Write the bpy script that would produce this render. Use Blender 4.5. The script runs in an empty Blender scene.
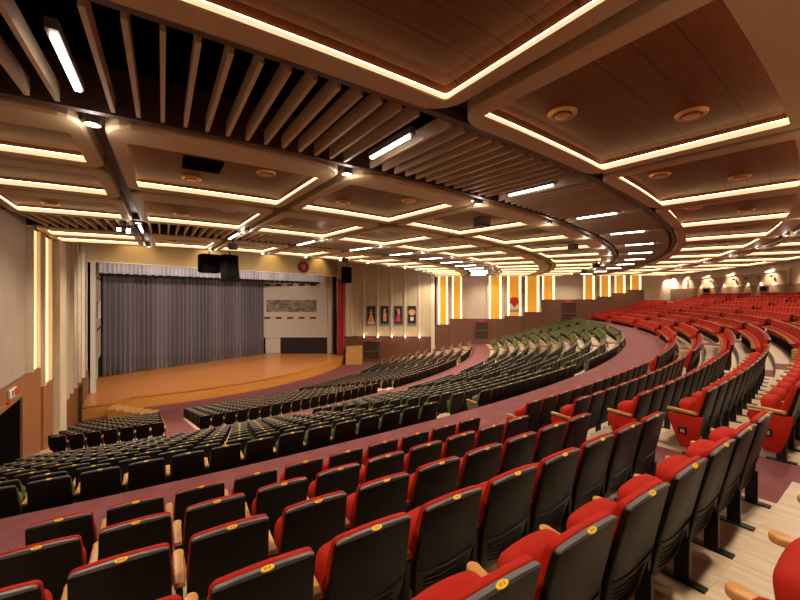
# Large fan-shaped auditorium: curved stage, three colour blocks of raked seats, coffered ceiling.
import bpy, bmesh, math, random
from math import sin, cos, radians, degrees, pi, sqrt, atan2, hypot, floor as mfloor
random.seed(7)
SC = bpy.context.scene
COL = SC.collection

# ------------------------------------------------------------------ plan of the hall
CX, CY = -33.846, 54.225          # centre of every ring (behind the stage curtain)
F, V0, ZC = 380.12, 297.5, 3.04   # lens in pixels, horizon row, eye height
CEIL = 5.90                       # underside of the coffers
def pol(R, t):                    # t in degrees
    a = radians(t); return (CX+R*cos(a), CY+R*sin(a))
def left_y(x): return 31.2-1.483*(x+25.8)
def far_y(x): return 52.84-0.0788*x
def _solve(R, fn, lo, hi):
    for _ in range(40):
        m = (lo+hi)/2
        if fn(*pol(R, m)) > 0: hi = m
        else: lo = m
    return (lo+hi)/2
_c = {}
def tl(R):                        # angle where ring R meets the left wall
    k = ('l', round(R, 3))
    if k not in _c: _c[k] = _solve(R, lambda x, y: (y-left_y(x)), -90, -30)
    return _c[k]
def tr(R):
    k = ('r', round(R, 3))
    if k not in _c: _c[k] = _solve(R, lambda x, y: (y-far_y(x)), -50, 20)
    return _c[k]
def far_pt(u, v=None):            # a point of the far wall
    y = 52.84/(1+0.0788*(u-400)/F); x = (u-400)/F*y
    return (x, y) if v is None else (x, y, ZC-(v-V0)*y/F)
def left_pt(u, v=None):
    r = (u-400)/F
    # y = 31.2-1.483(x+25.8), x = r y
    y = (31.2-1.483*25.8)/(1+1.483*r); x = r*y
    return (x, y) if v is None else (x, y, ZC-(v-V0)*y/F)

# ------------------------------------------------------------------ materials
def nt(name):
    m = bpy.data.materials.new(name); m.use_nodes = True
    n = m.node_tree; b = n.nodes['Principled BSDF']; return m, n, b
def polar(n):                     # (arc length, radius, z) around the hall centre
    g = n.nodes.new('ShaderNodeNewGeometry'); s = n.nodes.new('ShaderNodeSeparateXYZ')
    n.links.new(g.outputs['Position'], s.inputs[0])
    def mt(op, a, b=None):
        q = n.nodes.new('ShaderNodeMath'); q.operation = op
        for i, v in enumerate((a, b)):
            if v is None: continue
            if isinstance(v, (int, float)): q.inputs[i].default_value = v
            else: n.links.new(v, q.inputs[i])
        return q.outputs[0]
    dx = mt('SUBTRACT', s.outputs[0], CX); dy = mt('SUBTRACT', s.outputs[1], CY)
    R = mt('SQRT', mt('ADD', mt('MULTIPLY', dx, dx), mt('MULTIPLY', dy, dy)))
    t = mt('MULTIPLY', mt('ARCTAN2', dy, dx), 55.0)
    c = n.nodes.new('ShaderNodeCombineXYZ')
    n.links.new(t, c.inputs[0]); n.links.new(R, c.inputs[1]); n.links.new(s.outputs[2], c.inputs[2])
    return c.outputs[0]
def mat(name, col, rough=0.6, metal=0.0, emit=None, strength=0.0, noise=None, coord='obj', bump=0.0, spec=None, sheen=0.0, bumpscale=None):
    """noise = (scale vector, second colour, lo, hi)"""
    m, n, b = nt(name)
    b.inputs['Base Color'].default_value = (*col, 1); b.inputs['Roughness'].default_value = rough
    b.inputs['Metallic'].default_value = metal
    if spec is not None: b.inputs['Specular IOR Level'].default_value = spec
    if sheen: b.inputs['Sheen Weight'].default_value = sheen
    if emit:
        b.inputs['Emission Color'].default_value = (*emit, 1); b.inputs['Emission Strength'].default_value = strength
    if noise or bump:
        if coord == 'polar': vec = polar(n)
        elif coord == 'world':
            vec = n.nodes.new('ShaderNodeNewGeometry').outputs['Position']
        else: vec = n.nodes.new('ShaderNodeTexCoord').outputs['Object']
        mp = n.nodes.new('ShaderNodeMapping'); n.links.new(vec, mp.inputs[0])
        mp.inputs['Scale'].default_value = noise[0] if noise else bumpscale
        tx = n.nodes.new('ShaderNodeTexNoise'); tx.inputs['Scale'].default_value = 1.0; tx.inputs['Detail'].default_value = 4
        n.links.new(mp.outputs[0], tx.inputs['Vector'])
        if noise:
            rp = n.nodes.new('ShaderNodeValToRGB'); n.links.new(tx.outputs['Fac'], rp.inputs[0])
            rp.color_ramp.elements[0].position = noise[2]; rp.color_ramp.elements[1].position = noise[3]
            rp.color_ramp.elements[0].color = (*col, 1); rp.color_ramp.elements[1].color = (*noise[1], 1)
            n.links.new(rp.outputs[0], b.inputs['Base Color'])
        if bump:
            bp = n.nodes.new('ShaderNodeBump'); bp.inputs['Strength'].default_value = bump; bp.inputs['Distance'].default_value = 0.01
            n.links.new(tx.outputs['Fac'], bp.inputs['Height']); n.links.new(bp.outputs[0], b.inputs['Normal'])
    return m
def planks(name, c1, c2, gap, coord, w, length, rough=0.4, gapw=0.01, grain=(1, 1, 1), swap=False):
    m, n, b = nt(name)
    vec = polar(n) if coord == 'polar' else (n.nodes.new('ShaderNodeNewGeometry').outputs['Position'] if coord == 'world' else n.nodes.new('ShaderNodeTexCoord').outputs['Object'])
    if swap:
        rm = n.nodes.new('ShaderNodeMapping'); rm.inputs['Rotation'].default_value = (0, 0, pi/2); n.links.new(vec, rm.inputs[0]); vec = rm.outputs[0]
    br = n.nodes.new('ShaderNodeTexBrick'); n.links.new(vec, br.inputs['Vector'])
    br.inputs['Scale'].default_value = 1.0; br.inputs['Brick Width'].default_value = length; br.inputs['Row Height'].default_value = w
    br.inputs['Mortar Size'].default_value = gapw; br.inputs['Mortar Smooth'].default_value = 0.3
    br.inputs['Color1'].default_value = (*c1, 1); br.inputs['Color2'].default_value = (*c2, 1); br.inputs['Mortar'].default_value = (*gap, 1)
    mp = n.nodes.new('ShaderNodeMapping'); mp.inputs['Scale'].default_value = grain; n.links.new(vec, mp.inputs[0])
    tx = n.nodes.new('ShaderNodeTexNoise'); tx.inputs['Scale'].default_value = 1.0; tx.inputs['Detail'].default_value = 5; n.links.new(mp.outputs[0], tx.inputs[0])
    mx = n.nodes.new('ShaderNodeMix'); mx.data_type = 'RGBA'; mx.blend_type = 'MULTIPLY'; mx.inputs[0].default_value = 0.55
    rp = n.nodes.new('ShaderNodeValToRGB'); rp.color_ramp.elements[0].position = .3; rp.color_ramp.elements[0].color = (.45, .42, .4, 1); rp.color_ramp.elements[1].position = .7
    n.links.new(tx.outputs['Fac'], rp.inputs[0]); n.links.new(br.outputs[0], mx.inputs[6]); n.links.new(rp.outputs[0], mx.inputs[7])
    n.links.new(mx.outputs[2], b.inputs['Base Color']); b.inputs['Roughness'].default_value = rough
    if name == 'ceiling_panel_wood': b.inputs['Specular IOR Level'].default_value = .15
    return m
def ribbed(name, c1, c2, pitch, duty=0.85, rough=0.6, axis='along', ang=0.0):
    """panels with fine grooves: axis 'z' = horizontal grooves, 'along' = vertical grooves spaced along the wall direction ang (deg)"""
    m, n, b = nt(name)
    g = n.nodes.new('ShaderNodeNewGeometry')
    mp = n.nodes.new('ShaderNodeMapping'); n.links.new(g.outputs['Position'], mp.inputs[0])
    mp.inputs['Rotation'].default_value = (0, 0, radians(-ang))
    s = n.nodes.new('ShaderNodeSeparateXYZ'); n.links.new(mp.outputs[0], s.inputs[0])
    a = n.nodes.new('ShaderNodeMath'); a.operation = 'MULTIPLY'; a.inputs[1].default_value = 1/pitch
    n.links.new(s.outputs[2 if axis == 'z' else 0], a.inputs[0])
    f = n.nodes.new('ShaderNodeMath'); f.operation = 'FRACT'; n.links.new(a.outputs[0], f.inputs[0])
    rp = n.nodes.new('ShaderNodeValToRGB'); n.links.new(f.outputs[0], rp.inputs[0])
    rp.color_ramp.elements[0].position = duty; rp.color_ramp.elements[0].color = (*c1, 1)
    rp.color_ramp.elements[1].position = min(.999, duty+.05); rp.color_ramp.elements[1].color = (*c2, 1)
    tx = n.nodes.new('ShaderNodeTexNoise'); tx.inputs['Scale'].default_value = .8; n.links.new(mp.outputs[0], tx.inputs[0])
    mx = n.nodes.new('ShaderNodeMix'); mx.data_type = 'RGBA'; mx.blend_type = 'MULTIPLY'; mx.inputs[0].default_value = 0.25
    n.links.new(rp.outputs[0], mx.inputs[6]); n.links.new(tx.outputs['Fac'], mx.inputs[7])
    n.links.new(mx.outputs[2], b.inputs['Base Color']); b.inputs['Roughness'].default_value = rough
    return m
WARM = (1.0, .70, .38)
MAT = dict(
  carpet=mat('mauve_carpet', (.15, .040, .045), .95, noise=((3, 3, 3), (.205, .06, .065), .35, .7), coord='world', bump=.3),
  vinyl=planks('beige_vinyl', (.66, .50, .34), (.61, .46, .31), (.50, .36, .22), 'polar', .15, 1.3, .38, .003, (1.0, 22, 1), True),
  deck=planks('stage_boards', (.74, .285, .075), (.68, .25, .062), (.46, .16, .04), 'world', .14, 2.2, .28, .003, (1, 9, 1)),
  apron=mat('stage_apron_wood', (.42, .165, .03), .45, noise=((.4, .4, 6), (.50, .20, .04), .3, .7), coord='world'),
  tread=mat('golden_step_wood', (.62, .34, .10), .4),
  ceil_wood=planks('ceiling_panel_wood', (.14, .045, .014), (.12, .038, .0115), (.06, .02, .007), 'polar', .45, 60.0, .5, .012, (2, 18, 1)),
  frame=mat('coffer_frame_laminate', (.40, .28, .165), .5, spec=.25, noise=((.5, 6, 1), (.39, .275, .165), .3, .7), coord='polar'),
  slat=mat('baffle_wood', (.46, .34, .235), .55, spec=.2, noise=((3, .5, 2), (.39, .28, .19), .3, .7), coord='polar'),
  beam=mat('dark_brown_soffit', (.055, .026, .015), .6),
  black=mat('black_void', (.004, .0035, .004), 1.0, spec=0.0),
  strip=mat('warm_led_strip', (.9, .8, .6), .5, emit=(1.0, .68, .38), strength=.82),  # emission stands in for the light falling on the cove wall
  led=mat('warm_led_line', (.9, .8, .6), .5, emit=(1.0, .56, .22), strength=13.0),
  linear=mat('white_linear_lamp', (.9, .9, .9), .5, emit=(1.0, .93, .84), strength=14),
  lens=mat('spot_lens', (.9, .9, .9), .5, emit=(1.0, .90, .75), strength=12),
  alu=mat('lamp_housing', (.18, .15, .13), .45, .6),
  diffuser=mat('bronze_air_diffuser', (.42, .22, .07), .35, .6),
  shell=mat('black_seat_shell', (.006, .005, .004), .42, noise=((9, 9, 9), (.0105, .008, .006), .3, .7), bump=.08, spec=.12),
  trim=mat('grey_shell_trim', (.10, .098, .11), .45),  # grey stands for dust and light caught on the shell's top edge
  red=mat('red_upholstery', (.38, .019, .008), .75, spec=.12, noise=((5, 5, 5), (.33, .010, .004), .3, .7), bump=.1),
  green=mat('green_upholstery', (.10, .118, .05), .9, spec=.1),
  brown=mat('brown_upholstery', (.30, .13, .05), .85),
  arm=mat('oak_armrest', (.52, .25, .07), .4, spec=.3, noise=((30, 4, 4), (.43, .19, .05), .3, .7)),
  steel=mat('black_steel', (.012, .012, .013), .4, .4),
  yellow=mat('yellow_tag', (.85, .55, .01), .5),
  ink=mat('tag_ink', (.30, .16, .01), .6),
  cream=ribbed('cream_panel', (.66, .545, .36), (.56, .455, .30), .35, .9, .6, 'along', -4.5),
  creamL=ribbed('cream_panel_left', (.74, .62, .46), (.60, .49, .36), .35, .9, .6, 'along', -56),
  plaster=mat('warm_grey_plaster', (.60, .49, .385), .7, noise=((.5, .5, .5), (.55, .445, .35), .3, .7), coord='world'),
  plasterL=ribbed('left_wall_panel', (.46, .37, .30), (.40, .32, .26), .22, .93, .7, 'z'),
  stagewall=mat('stage_side_plaster', (.55, .48, .38), .7),
  post=mat('cream_post', (.68, .58, .45), .5),
  wains=mat('brown_wainscot', (.125, .05, .03), .45, noise=((1, 1, 5), (.15, .062, .036), .3, .7), coord='world'),
  wainsL=ribbed('slatted_wainscot', (.36, .14, .055), (.16, .055, .022), .14, .8, .45, 'z'),
  fin=mat('brown_fin_wood', (.24, .11, .055), .45),
  gold=mat('gold_panel', (.62, .30, .035), .45, emit=(1.0, .40, .03), strength=.38, noise=((.6, .6, .3), (.52, .24, .025), .3, .7), coord='world'),  # emission added to brighten the gold between its LED strips
  goldstrip=mat('gold_led_strip', (.9, .8, .6), .5, emit=(1.0, .72, .28), strength=4.0),
  leftglow=mat('backlit_column', (.8, .6, .35), .5, emit=(1.0, .62, .27), strength=1.15),
  header=mat('gold_header', (.44, .28, .10), .45, noise=((1, 1, 1), (.38, .235, .08), .3, .7), coord='world'),
  curtain=mat('grey_velvet', (.105, .082, .090), .85, sheen=.4, noise=((1.5, 1.5, .2), (.125, .098, .106), .3, .7), coord='world'),
  valance=mat('silver_grey_valance', (.52, .50, .56), .6, sheen=.5),
  blackcloth=mat('black_cloth', (.008, .007, .009), .9),
  redcloth=mat('red_drape', (.42, .004, .010), .7, sheen=.3),
  slot=mat('dark_slot', (.05, .03, .02), .8),
  mottled=mat('mottled_recess', (.13, .10, .075), .8, noise=((1.2, 1.2, 2.5), (.30, .25, .19), .4, .6), coord='world'),
  door=mat('dark_brown_door', (.05, .017, .010), .5),
  doorin=mat('door_darkness', (.012, .005, .004), .7),
  whitep=mat('white_sign', (.8, .78, .75), .5), redp=mat('red_sign', (.65, .02, .02), .5),
  exitlamp=mat('red_exit_lamp', (.7, .02, .02), .5, emit=(1, .05, .03), strength=1.2),
  teal=mat('poster_border', (.14, .20, .19), .5), pdark=mat('poster_black', (.015, .01, .01), .5),
  porange=mat('poster_orange', (.70, .26, .12), .6), pskin=mat('poster_skin', (.75, .42, .27), .6), pmag=mat('poster_magenta', (.60, .03, .13), .6), pcream=mat('poster_cream', (.75, .66, .55), .6),
  rearlow=ribbed('rear_low_wall', (.17, .085, .045), (.115, .055, .03), .5, .93, .5, 'z'),
  reartan=mat('rear_tan_wall', (.64, .50, .37), .7),
  rearrec=mat('rear_recess_wall', (.36, .235, .15), .6),
  glassdark=mat('dark_window_glass', (.01, .01, .012), .1),
  lightbox=mat('aisle_light_lens', (.30, .17, .15), .5),
)

# ------------------------------------------------------------------ mesh helpers
class MB:
    def __init__(s): s.v = []; s.f = []; s.m = []; s.sm = []
    def quad(s, a, b, c, d, m=0):
        i = len(s.v); s.v += [a, b, c, d]; s.f.append((i, i+1, i+2, i+3)); s.m.append(m)
    def poly(s, pts, m=0):
        i = len(s.v); s.v += list(pts); s.f.append(tuple(range(i, i+len(pts)))); s.m.append(m)
    def hexa(s, p, m=0):          # p = 8 points: bottom ring 0-3 ccw, top ring 4-7
        i = len(s.v); s.v += list(p)
        for f in ((3, 2, 1, 0), (4, 5, 6, 7), (0, 1, 5, 4), (1, 2, 6, 5), (2, 3, 7, 6), (3, 0, 4, 7)):
            s.f.append(tuple(i+k for k in f)); s.m.append(m)
    def box(s, x0, y0, z0, x1, y1, z1, m=0):
        s.hexa([(x0, y0, z0), (x1, y0, z0), (x1, y1, z0), (x0, y1, z0), (x0, y0, z1), (x1, y0, z1), (x1, y1, z1), (x0, y1, z1)], m)
    def wallbox(s, a, b, z0, z1, t0, t1, m=0):   # box along plan segment a->b, from offset t0 to t1 on its left side
        dx, dy = b[0]-a[0], b[1]-a[1]; L = hypot(dx, dy); nx, ny = -dy/L, dx/L
        P = [(a[0]+nx*t0, a[1]+ny*t0), (b[0]+nx*t0, b[1]+ny*t0), (b[0]+nx*t1, b[1]+ny*t1), (a[0]+nx*t1, a[1]+ny*t1)]
        s.hexa([(x, y, z0) for x, y in P]+[(x, y, z1) for x, y in P], m)
    def prism(s, pts, z0, z1, m=0):
        n = len(pts); i = len(s.v)
        s.v += [(x, y, z0) for x, y in pts]+[(x, y, z1) for x, y in pts]
        s.f.append(tuple(i+k for k in reversed(range(n)))); s.m.append(m)
        s.f.append(tuple(i+n+k for k in range(n))); s.m.append(m)
        for k in range(n):
            q = (k+1) % n; s.f.append((i+k, i+q, i+n+q, i+n+k)); s.m.append(m)
    def band(s, A, B, m=0, closed=True):   # quads between two equal rings of 3-D points
        n = len(A); i = len(s.v); s.v += list(A)+list(B)
        for k in range(n if closed else n-1):
            q = (k+1) % n; s.f.append((i+k, i+q, i+n+q, i+n+k)); s.m.append(m)
    def build(s, name, mats, parent=None, loc=None, smooth=False):
        if not isinstance(mats, (list, tuple)): mats = [mats]
        org = loc if loc is not None else (0, 0, 0)
        q = parent
        while q is not None:
            if '_o' in q: org = tuple(q['_o']); break
            q = q.parent
        me = bpy.data.meshes.new(name)
        me.from_pydata([(x-org[0], y-org[1], z-org[2]) for x, y, z in s.v], [], s.f)
        for mm in mats: me.materials.append(mm)
        me.polygons.foreach_set('material_index', s.m)
        bm = bmesh.new(); bm.from_mesh(me); bmesh.ops.remove_doubles(bm, verts=bm.verts, dist=1e-5)
        bmesh.ops.recalc_face_normals(bm, faces=bm.faces)
        bm.to_mesh(me); bm.free()
        if smooth: me.polygons.foreach_set('use_smooth', [True]*len(me.polygons))
        ob = bpy.data.objects.new(name, me); COL.objects.link(ob)
        if parent is not None: ob.parent = parent
        elif loc is not None: ob.location = loc
        return ob
def thing(name, label, cat, loc=(0, 0, 0), group=None, rz=0):
    o = bpy.data.objects.new(name, None); COL.objects.link(o); o.location = loc; o.rotation_euler = (0, 0, rz)
    o.empty_display_size = .2
    o['label'] = label; o['category'] = cat; o['_o'] = tuple(loc)
    if group: o['group'] = group
    return o
def tag(o, label, cat, group=None, kind=None):
    o['label'] = label; o['category'] = cat
    if group: o['group'] = group
    if kind: o['kind'] = kind
    return o
def struct(o, label=None):
    o['kind'] = 'structure'
    if label: o['label'] = label; o['category'] = 'structure'
    return o
ORD = 'first second third fourth fifth sixth seventh eighth ninth tenth eleventh twelfth thirteenth fourteenth fifteenth sixteenth seventeenth eighteenth nineteenth twentieth'.split()
def nth(n):   # 1-based
    if n <= 20: return ORD[n-1]
    t, r = divmod(n, 10)
    T = {2: 'twenty', 3: 'thirty', 4: 'forty', 5: 'fifty'}[t]
    return {2: 'twentieth', 3: 'thirtieth', 4: 'fortieth', 5: 'fiftieth'}[t] if r == 0 else T+'-'+ORD[r-1]

# ------------------------------------------------------------------ floor tiers
RED_R = [59.30, 60.28, 61.27, 62.10, 62.96, 63.85, 64.75, 65.62, 66.50, 67.38, 68.26]
RED_Z = [.07, .343, .635, .858, 1.08, 1.33, 1.57, 1.81, 2.05, 2.29, 2.53]
GRN_R = [46.4+1.03*j for j in range(11)]
GRN_Z = [-3.30+.283*j for j in range(11)]
BRN_R = [32.0+1.13*m for m in range(11)]
BRN_Z = [-6.0+.24*m for m in range(11)]
RED_A = [-52.9, -44.2, -34.9, -26.1, -17.9, -9.6]
GRN_A = [-51.2, -43.0, -34.9, -26.4, -18.2, -10.0]
BRN_A = [-57.0, -40.3, -24.0, -9.0]
HW = .68                                    # half the width of a stepped aisle
def tier_mesh(name, tiers, aisles, label):
    mb = MB()
    zprev = None
    for (R0, R1, z, m) in tiers:
        a0, a1 = tl(R0)-.6, tr(R0)+.6; b0, b1 = tl(R1)-.6, tr(R1)+.6
        cuts = [(0.0, 0.0)]
        ts = []
        for c in aisles:
            ts += [(c-degrees(HW/R0), c-degrees(HW/R1), 0), (c+degrees(HW/R0), c+degrees(HW/R1), 1)]
        knots = [(a0, b0)]+[(p, q) for p, q, _ in ts]+[(a1, b1)]
        for i in range(len(knots)-1):
            inside = aisles and i % 2 == 1
            (p0, q0), (p1, q1) = knots[i], knots[i+1]
            n = max(1, int((p1-p0)/.8)+1)
            for k in range(n):
                f0, f1 = k/n, (k+1)/n
                A = pol(R0, p0+(p1-p0)*f0); B = pol(R0, p0+(p1-p0)*f1); Cc = pol(R1, q0+(q1-q0)*f1); D = pol(R1, q0+(q1-q0)*f0)
                mm = 1 if inside else m
                mb.quad((*A, z), (*B, z), (*Cc, z), (*D, z), mm)
                if zprev is not None and abs(zprev-z) > 1e-4:
                    mb.quad((*A, zprev), (*B, zprev), (*B, z), (*A, z), mm)
        zprev = z
    o = mb.build(name, [MAT['vinyl'], MAT['carpet']])
    struct(o, label)
tiers = [(12, 31.45, -6.0, 1)]
prev = 31.45
for R, z in zip(BRN_R, BRN_Z): tiers.append((prev, R+.09, z, 0)); prev = R+.09
tier_mesh('floor', tiers, BRN_A, 'beige stepped floor of the lowest seating block with mauve carpet aisles')
tiers = [(prev, 45.45, -3.30, 1)]
zf = (prev, BRN_Z[-1])
mbx = MB()
def riser(R, z0, z1):
    A = [(*pol(R, t), z0) for t in [tl(R)-.5+(tr(R)+.5-tl(R)+.5)*k/90 for k in range(91)]]
    B = [(x, y, z1) for x, y, z in A]; mbx.band(A, B, 0, closed=False)
riser(prev, BRN_Z[-1], -3.30)
prev = 45.45
for R, z in zip(GRN_R, GRN_Z): tiers.append((prev, R+.09, z, 0)); prev = R+.09
tier_mesh('floor', tiers, GRN_A, 'beige stepped floor under the middle green seating block')
riser(prev, GRN_Z[-1], .07)
g_end = prev
tiers = [(prev, 58.55, .07, 1), (58.55, RED_R[0]+.09, .0701, 1)]; prev = RED_R[0]+.09
for R, z in zip(RED_R[1:], RED_Z[1:]): tiers.append((prev, R+.09, z, 0)); prev = R+.09
tiers.append((prev, 70.2, 2.62, 1))
tier_mesh('floor', tiers, RED_A, 'mauve cross aisle and beige steps of the upper red seating block')
struct(mbx.build('trim_1', MAT['carpet']), 'carpeted risers at the cross aisles')

# ------------------------------------------------------------------ walls
H1 = 10.0
lw0 = (-25.8, 31.2); lw1 = (3.2, left_y(3.2))
fw0 = (-8.9, far_y(-8.9)); 
mb = MB()
# openings are built as recessed doors in front of the wall plane; wall is solid
mb.wallbox(lw0, lw1, -6.2, H1, -.5, 0)
mb.build('wall_left', MAT['plasterL'])['kind'] = 'structure'
mb = MB(); fx1 = pol(70.0, tr(70.0)); fx1 = (fx1[0]+.6, far_y(fx1[0]+.6))
mb.wallbox(fx1, fw0, -6.2, H1, -.5, 0)
mb.build('wall_right', MAT['plaster'])['kind'] = 'structure'
# rear wall (curved)
RW = 69.6
mb = MB(); t0, t1 = tl(RW)-.4, tr(RW)+.4; N = 80
ths = [t0+(t1-t0)*k/N for k in range(N+1)]
def arcbox(mb, R0, R1, ta, tb, z0, z1, m=0, step=.8):
    n = max(1, int((tb-ta)/step)+1)
    for k in range(n):
        a, b = ta+(tb-ta)*k/n, ta+(tb-ta)*(k+1)/n
        A, B, C_, D = pol(R0, a), pol(R0, b), pol(R1, b), pol(R1, a)
        mb.hexa([(*D, z0), (*C_, z0), (*B, z0), (*A, z0), (*D, z1), (*C_, z1), (*B, z1), (*A, z1)], m)
def arcsolid(mb, R0, R1, ta, tb, z0, z1, m=0, step=.8):
    n = max(1, int((tb-ta)/step)+1)
    T = [ta+(tb-ta)*k/n for k in range(n+1)]
    I0 = [(*pol(R0, t), z0) for t in T]; O0 = [(*pol(R1, t), z0) for t in T]
    I1 = [(x, y, z1) for x, y, _ in I0]; O1 = [(x, y, z1) for x, y, _ in O0]
    mb.band(I0, O0, m, False); mb.band(I1, O1, m, False); mb.band(I0, I1, m, False); mb.band(O0, O1, m, False)
    mb.quad(I0[0], O0[0], O1[0], I1[0], m); mb.quad(I0[-1], O0[-1], O1[-1], I1[-1], m)
arcsolid(mb, RW, RW+.4, t0, t1, 2.0, CEIL+.6)
mb.build('wall_rear', MAT['reartan'])['kind'] = 'structure'
mb = MB(); arcsolid(mb, RW-.12, RW, t0+.3, t1-.5, 2.55, 4.15); struct(mb.build('trim_2', MAT['rearlow']), 'brown lower panelling along the curved rear wall')
# recessed band of the control gallery on the rear wall
mb = MB()
ra, rb = -19.6, -6.4
arcsolid(mb, RW-.05, RW-.005, ra, rb, 4.15, 5.25, 0); arcsolid(mb, RW-.2, RW, ra-.15, ra, 4.15, 5.4, 1); arcsolid(mb, RW-.2, RW, rb, rb+.15, 4.15, 5.4, 1); arcsolid(mb, RW-.2, RW, ra, rb, 5.25, 5.4, 1)
struct(mb.build('trim_3', [MAT['rearrec'], MAT['reartan']]), 'dark framed recess band on the rear wall')
for i, (a, w) in enumerate(((-16.9, .8), (-9.3, .9))):
    mb = MB(); arcsolid(mb, RW-.17, RW-.125, a-w/2-.0, a+w/2+.0, 3.62, 4.02, 0, .2); o = mb.build('window_%d' % (i+1), MAT['black']); struct(o)
    mb = MB(); arcsolid(mb, RW-.2, RW-.12, a-w/2-.08, a-w/2, 3.56, 4.08, 0); arcsolid(mb, RW-.2, RW-.12, a+w/2, a+w/2+.08, 3.56, 4.08, 0); arcsolid(mb, RW-.2, RW-.12, a-w/2, a+w/2, 4.02, 4.08, 0); arcsolid(mb, RW-.2, RW-.12, a-w/2, a+w/2, 3.56, 3.62, 0)
    mb.build('window_frame', MAT['door'], o)

# far wall: cream panelled part, stepped brown wainscot, gold panels with added glow
def seg(u): x, y = far_pt(u); return (x, y)
def FB(mb, ua, ub, z0, z1, t0, t1, m=0): mb.wallbox(seg(ub), seg(ua), z0, z1, t0, t1, m)   # from far wall towards the room
def fz(u, v): return far_pt(u, v)[2]
mb = MB(); FB(mb, 343.5, 432, -2.35, H1, 0.0, .06); struct(mb.build('trim_4', MAT['cream']), 'cream grooved wall panelling behind the four posters')
trim_n = 5
mb = MB(); FB(mb, 346.3, 350.6, -2.4, 7.5, .06, .3); struct(mb.build('trim_5', MAT['post'])); trim_n = 6
for i, u in enumerate((351.8, 364.3, 378, 391.8, 405.3, 419.2)):
    mb = MB(); FB(mb, u-.9, u+.9, -2.4, 7.5, .06, .26)
    o = mb.build('wall_post', MAT['post']); struct(o); o.name = 'trim_%d' % trim_n; trim_n += 1
mb = MB(); FB(mb, 431.2, 434.6, -4.6, 7.5, 0, .5); struct(mb.build('trim_%d' % trim_n, MAT['post'])); trim_n += 1
wz = [(343.5, 431.0, -2.35), (435.2, 449.3, -.64), (449.5, 504.8, .16), (505, 522.8, .56), (523, 541, 1.1), (541, 575, 2.77), (575, 596, 2.80), (596, 611, 3.17), (611, 626, 3.64), (626, 642.5, 4.06)]
wlabel = 'brown panelled wainscot step on the far side wall'
for ua, ub, z in wz:
    mb = MB(); FB(mb, ua, ub, -6.1 if ub < 480 else -4.5, z, 0, .14 if ua < 430 else .35)
    struct(mb.build('trim_%d' % trim_n, MAT['wains'])); trim_n += 1
mb = MB(); FB(mb, 434.6, 437.2, -1, 6.0, 0, .06); struct(mb.build('trim_%d' % trim_n, MAT['beam'])); trim_n += 1
ORDP = ['leftmost', 'second from the left', 'third from the left', 'fourth from the left', 'fifth from the left', 'sixth from the left', 'seventh from the left', 'eighth from the left', 'rightmost']
gp = [(438.6, 447.5, -.64), (452.2, 461.6, .16), (488.8, 501.3, .16), (507.2, 520.8, .56), (525, 538.8, 1.1), (541.8, 554.3, 2.77), (583, 594, 2.80), (599.2, 609.6, 3.17), (614, 624.5, 3.64), (629.5, 640.3, 4.06)]
for i, (ua, ub, z) in enumerate(gp):
    loc = (*seg((ua+ub)/2), z); rank = nth(i+1)+' from the stage end'
    lab = 'tall gold backlit wall panel, %s of the far side wall%s' % (rank, ', carrying the red emblem' if i == 3 else '')
    t = thing('gold_wall_panel', lab, 'wall panel', loc, 'gold backlit panels on the far wall')
    w = (ub-ua)
    mb = MB(); FB(mb, ua+w*.16, ub-w*.16, z, 5.98, .02, .16); mb.build('panel', MAT['gold'], t)
    for a, b in ((ua+w*.03, ua+w*.12), (ub-w*.12, ub-w*.03)):
        mb = MB(); FB(mb, a, b, z+.02, 5.97, .02, .12); mb.build('light_strip', MAT['goldstrip'], t)
    mb = MB(); FB(mb, ua-w*.22, ua-w*.0, z, 5.98, .01, .3); FB(mb, ub+w*.0, ub+w*.22, z, 5.98, .01, .3); mb.build('side_frame', MAT['plaster'], t)
# red emblem with dark lettering on the fourth gold panel
x, y, zc_ = far_pt(514, 301.5); yf = y-.16
t = thing('wall_emblem', 'red emblem with dark lettering on cream ground fixed to the gold panel', 'emblem', (x, yf, zc_))
mb = MB(); mb.box(x-.72, yf-.03, zc_-1.55, x+.72, yf, zc_+.05); mb.build('ground', MAT['pcream'], t)
mb = MB()
for k in range(7):
    a = radians(20+140*k/6); q = zc_-.05
    mb.poly([(x+.12*cos(a-.35), yf-.06, q+.12*sin(a-.35)-.3), (x+.72*cos(a-.16), yf-.06, q+.95*sin(a-.16)-.3), (x+.78*cos(a), yf-.06, q+1.05*sin(a)-.3), (x+.72*cos(a+.16), yf-.06, q+.95*sin(a+.16)-.3), (x+.12*cos(a+.35), yf-.06, q+.12*sin(a+.35)-.3)])
mb.poly([(x-.5, yf-.05, zc_-.2), (x+.5, yf-.05, zc_-.2), (x, yf-.05, zc_-.85)])
mb.poly([(x-.62, yf-.05, zc_-.18), (x-.5, yf-.05, zc_+.5), (x+.5, yf-.05, zc_+.5), (x+.62, yf-.05, zc_-.18)])
e = mb.build('flower', MAT['redp'], t)
mb = MB()
for k in range(4):
    xx = x-.58+k*.31
    mb.box(xx, yf-.05, zc_-1.42, xx+.07, yf-.02, zc_-1.08); mb.box(xx+.15, yf-.05, zc_-1.42, xx+.22, yf-.02, zc_-1.08); mb.box(xx, yf-.05, zc_-(1.15 if k % 2 else 1.42), xx+.22, yf-.02, zc_-(1.08 if k % 2 else 1.35))
mb.build('lettering', MAT['pdark'], t)
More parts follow.
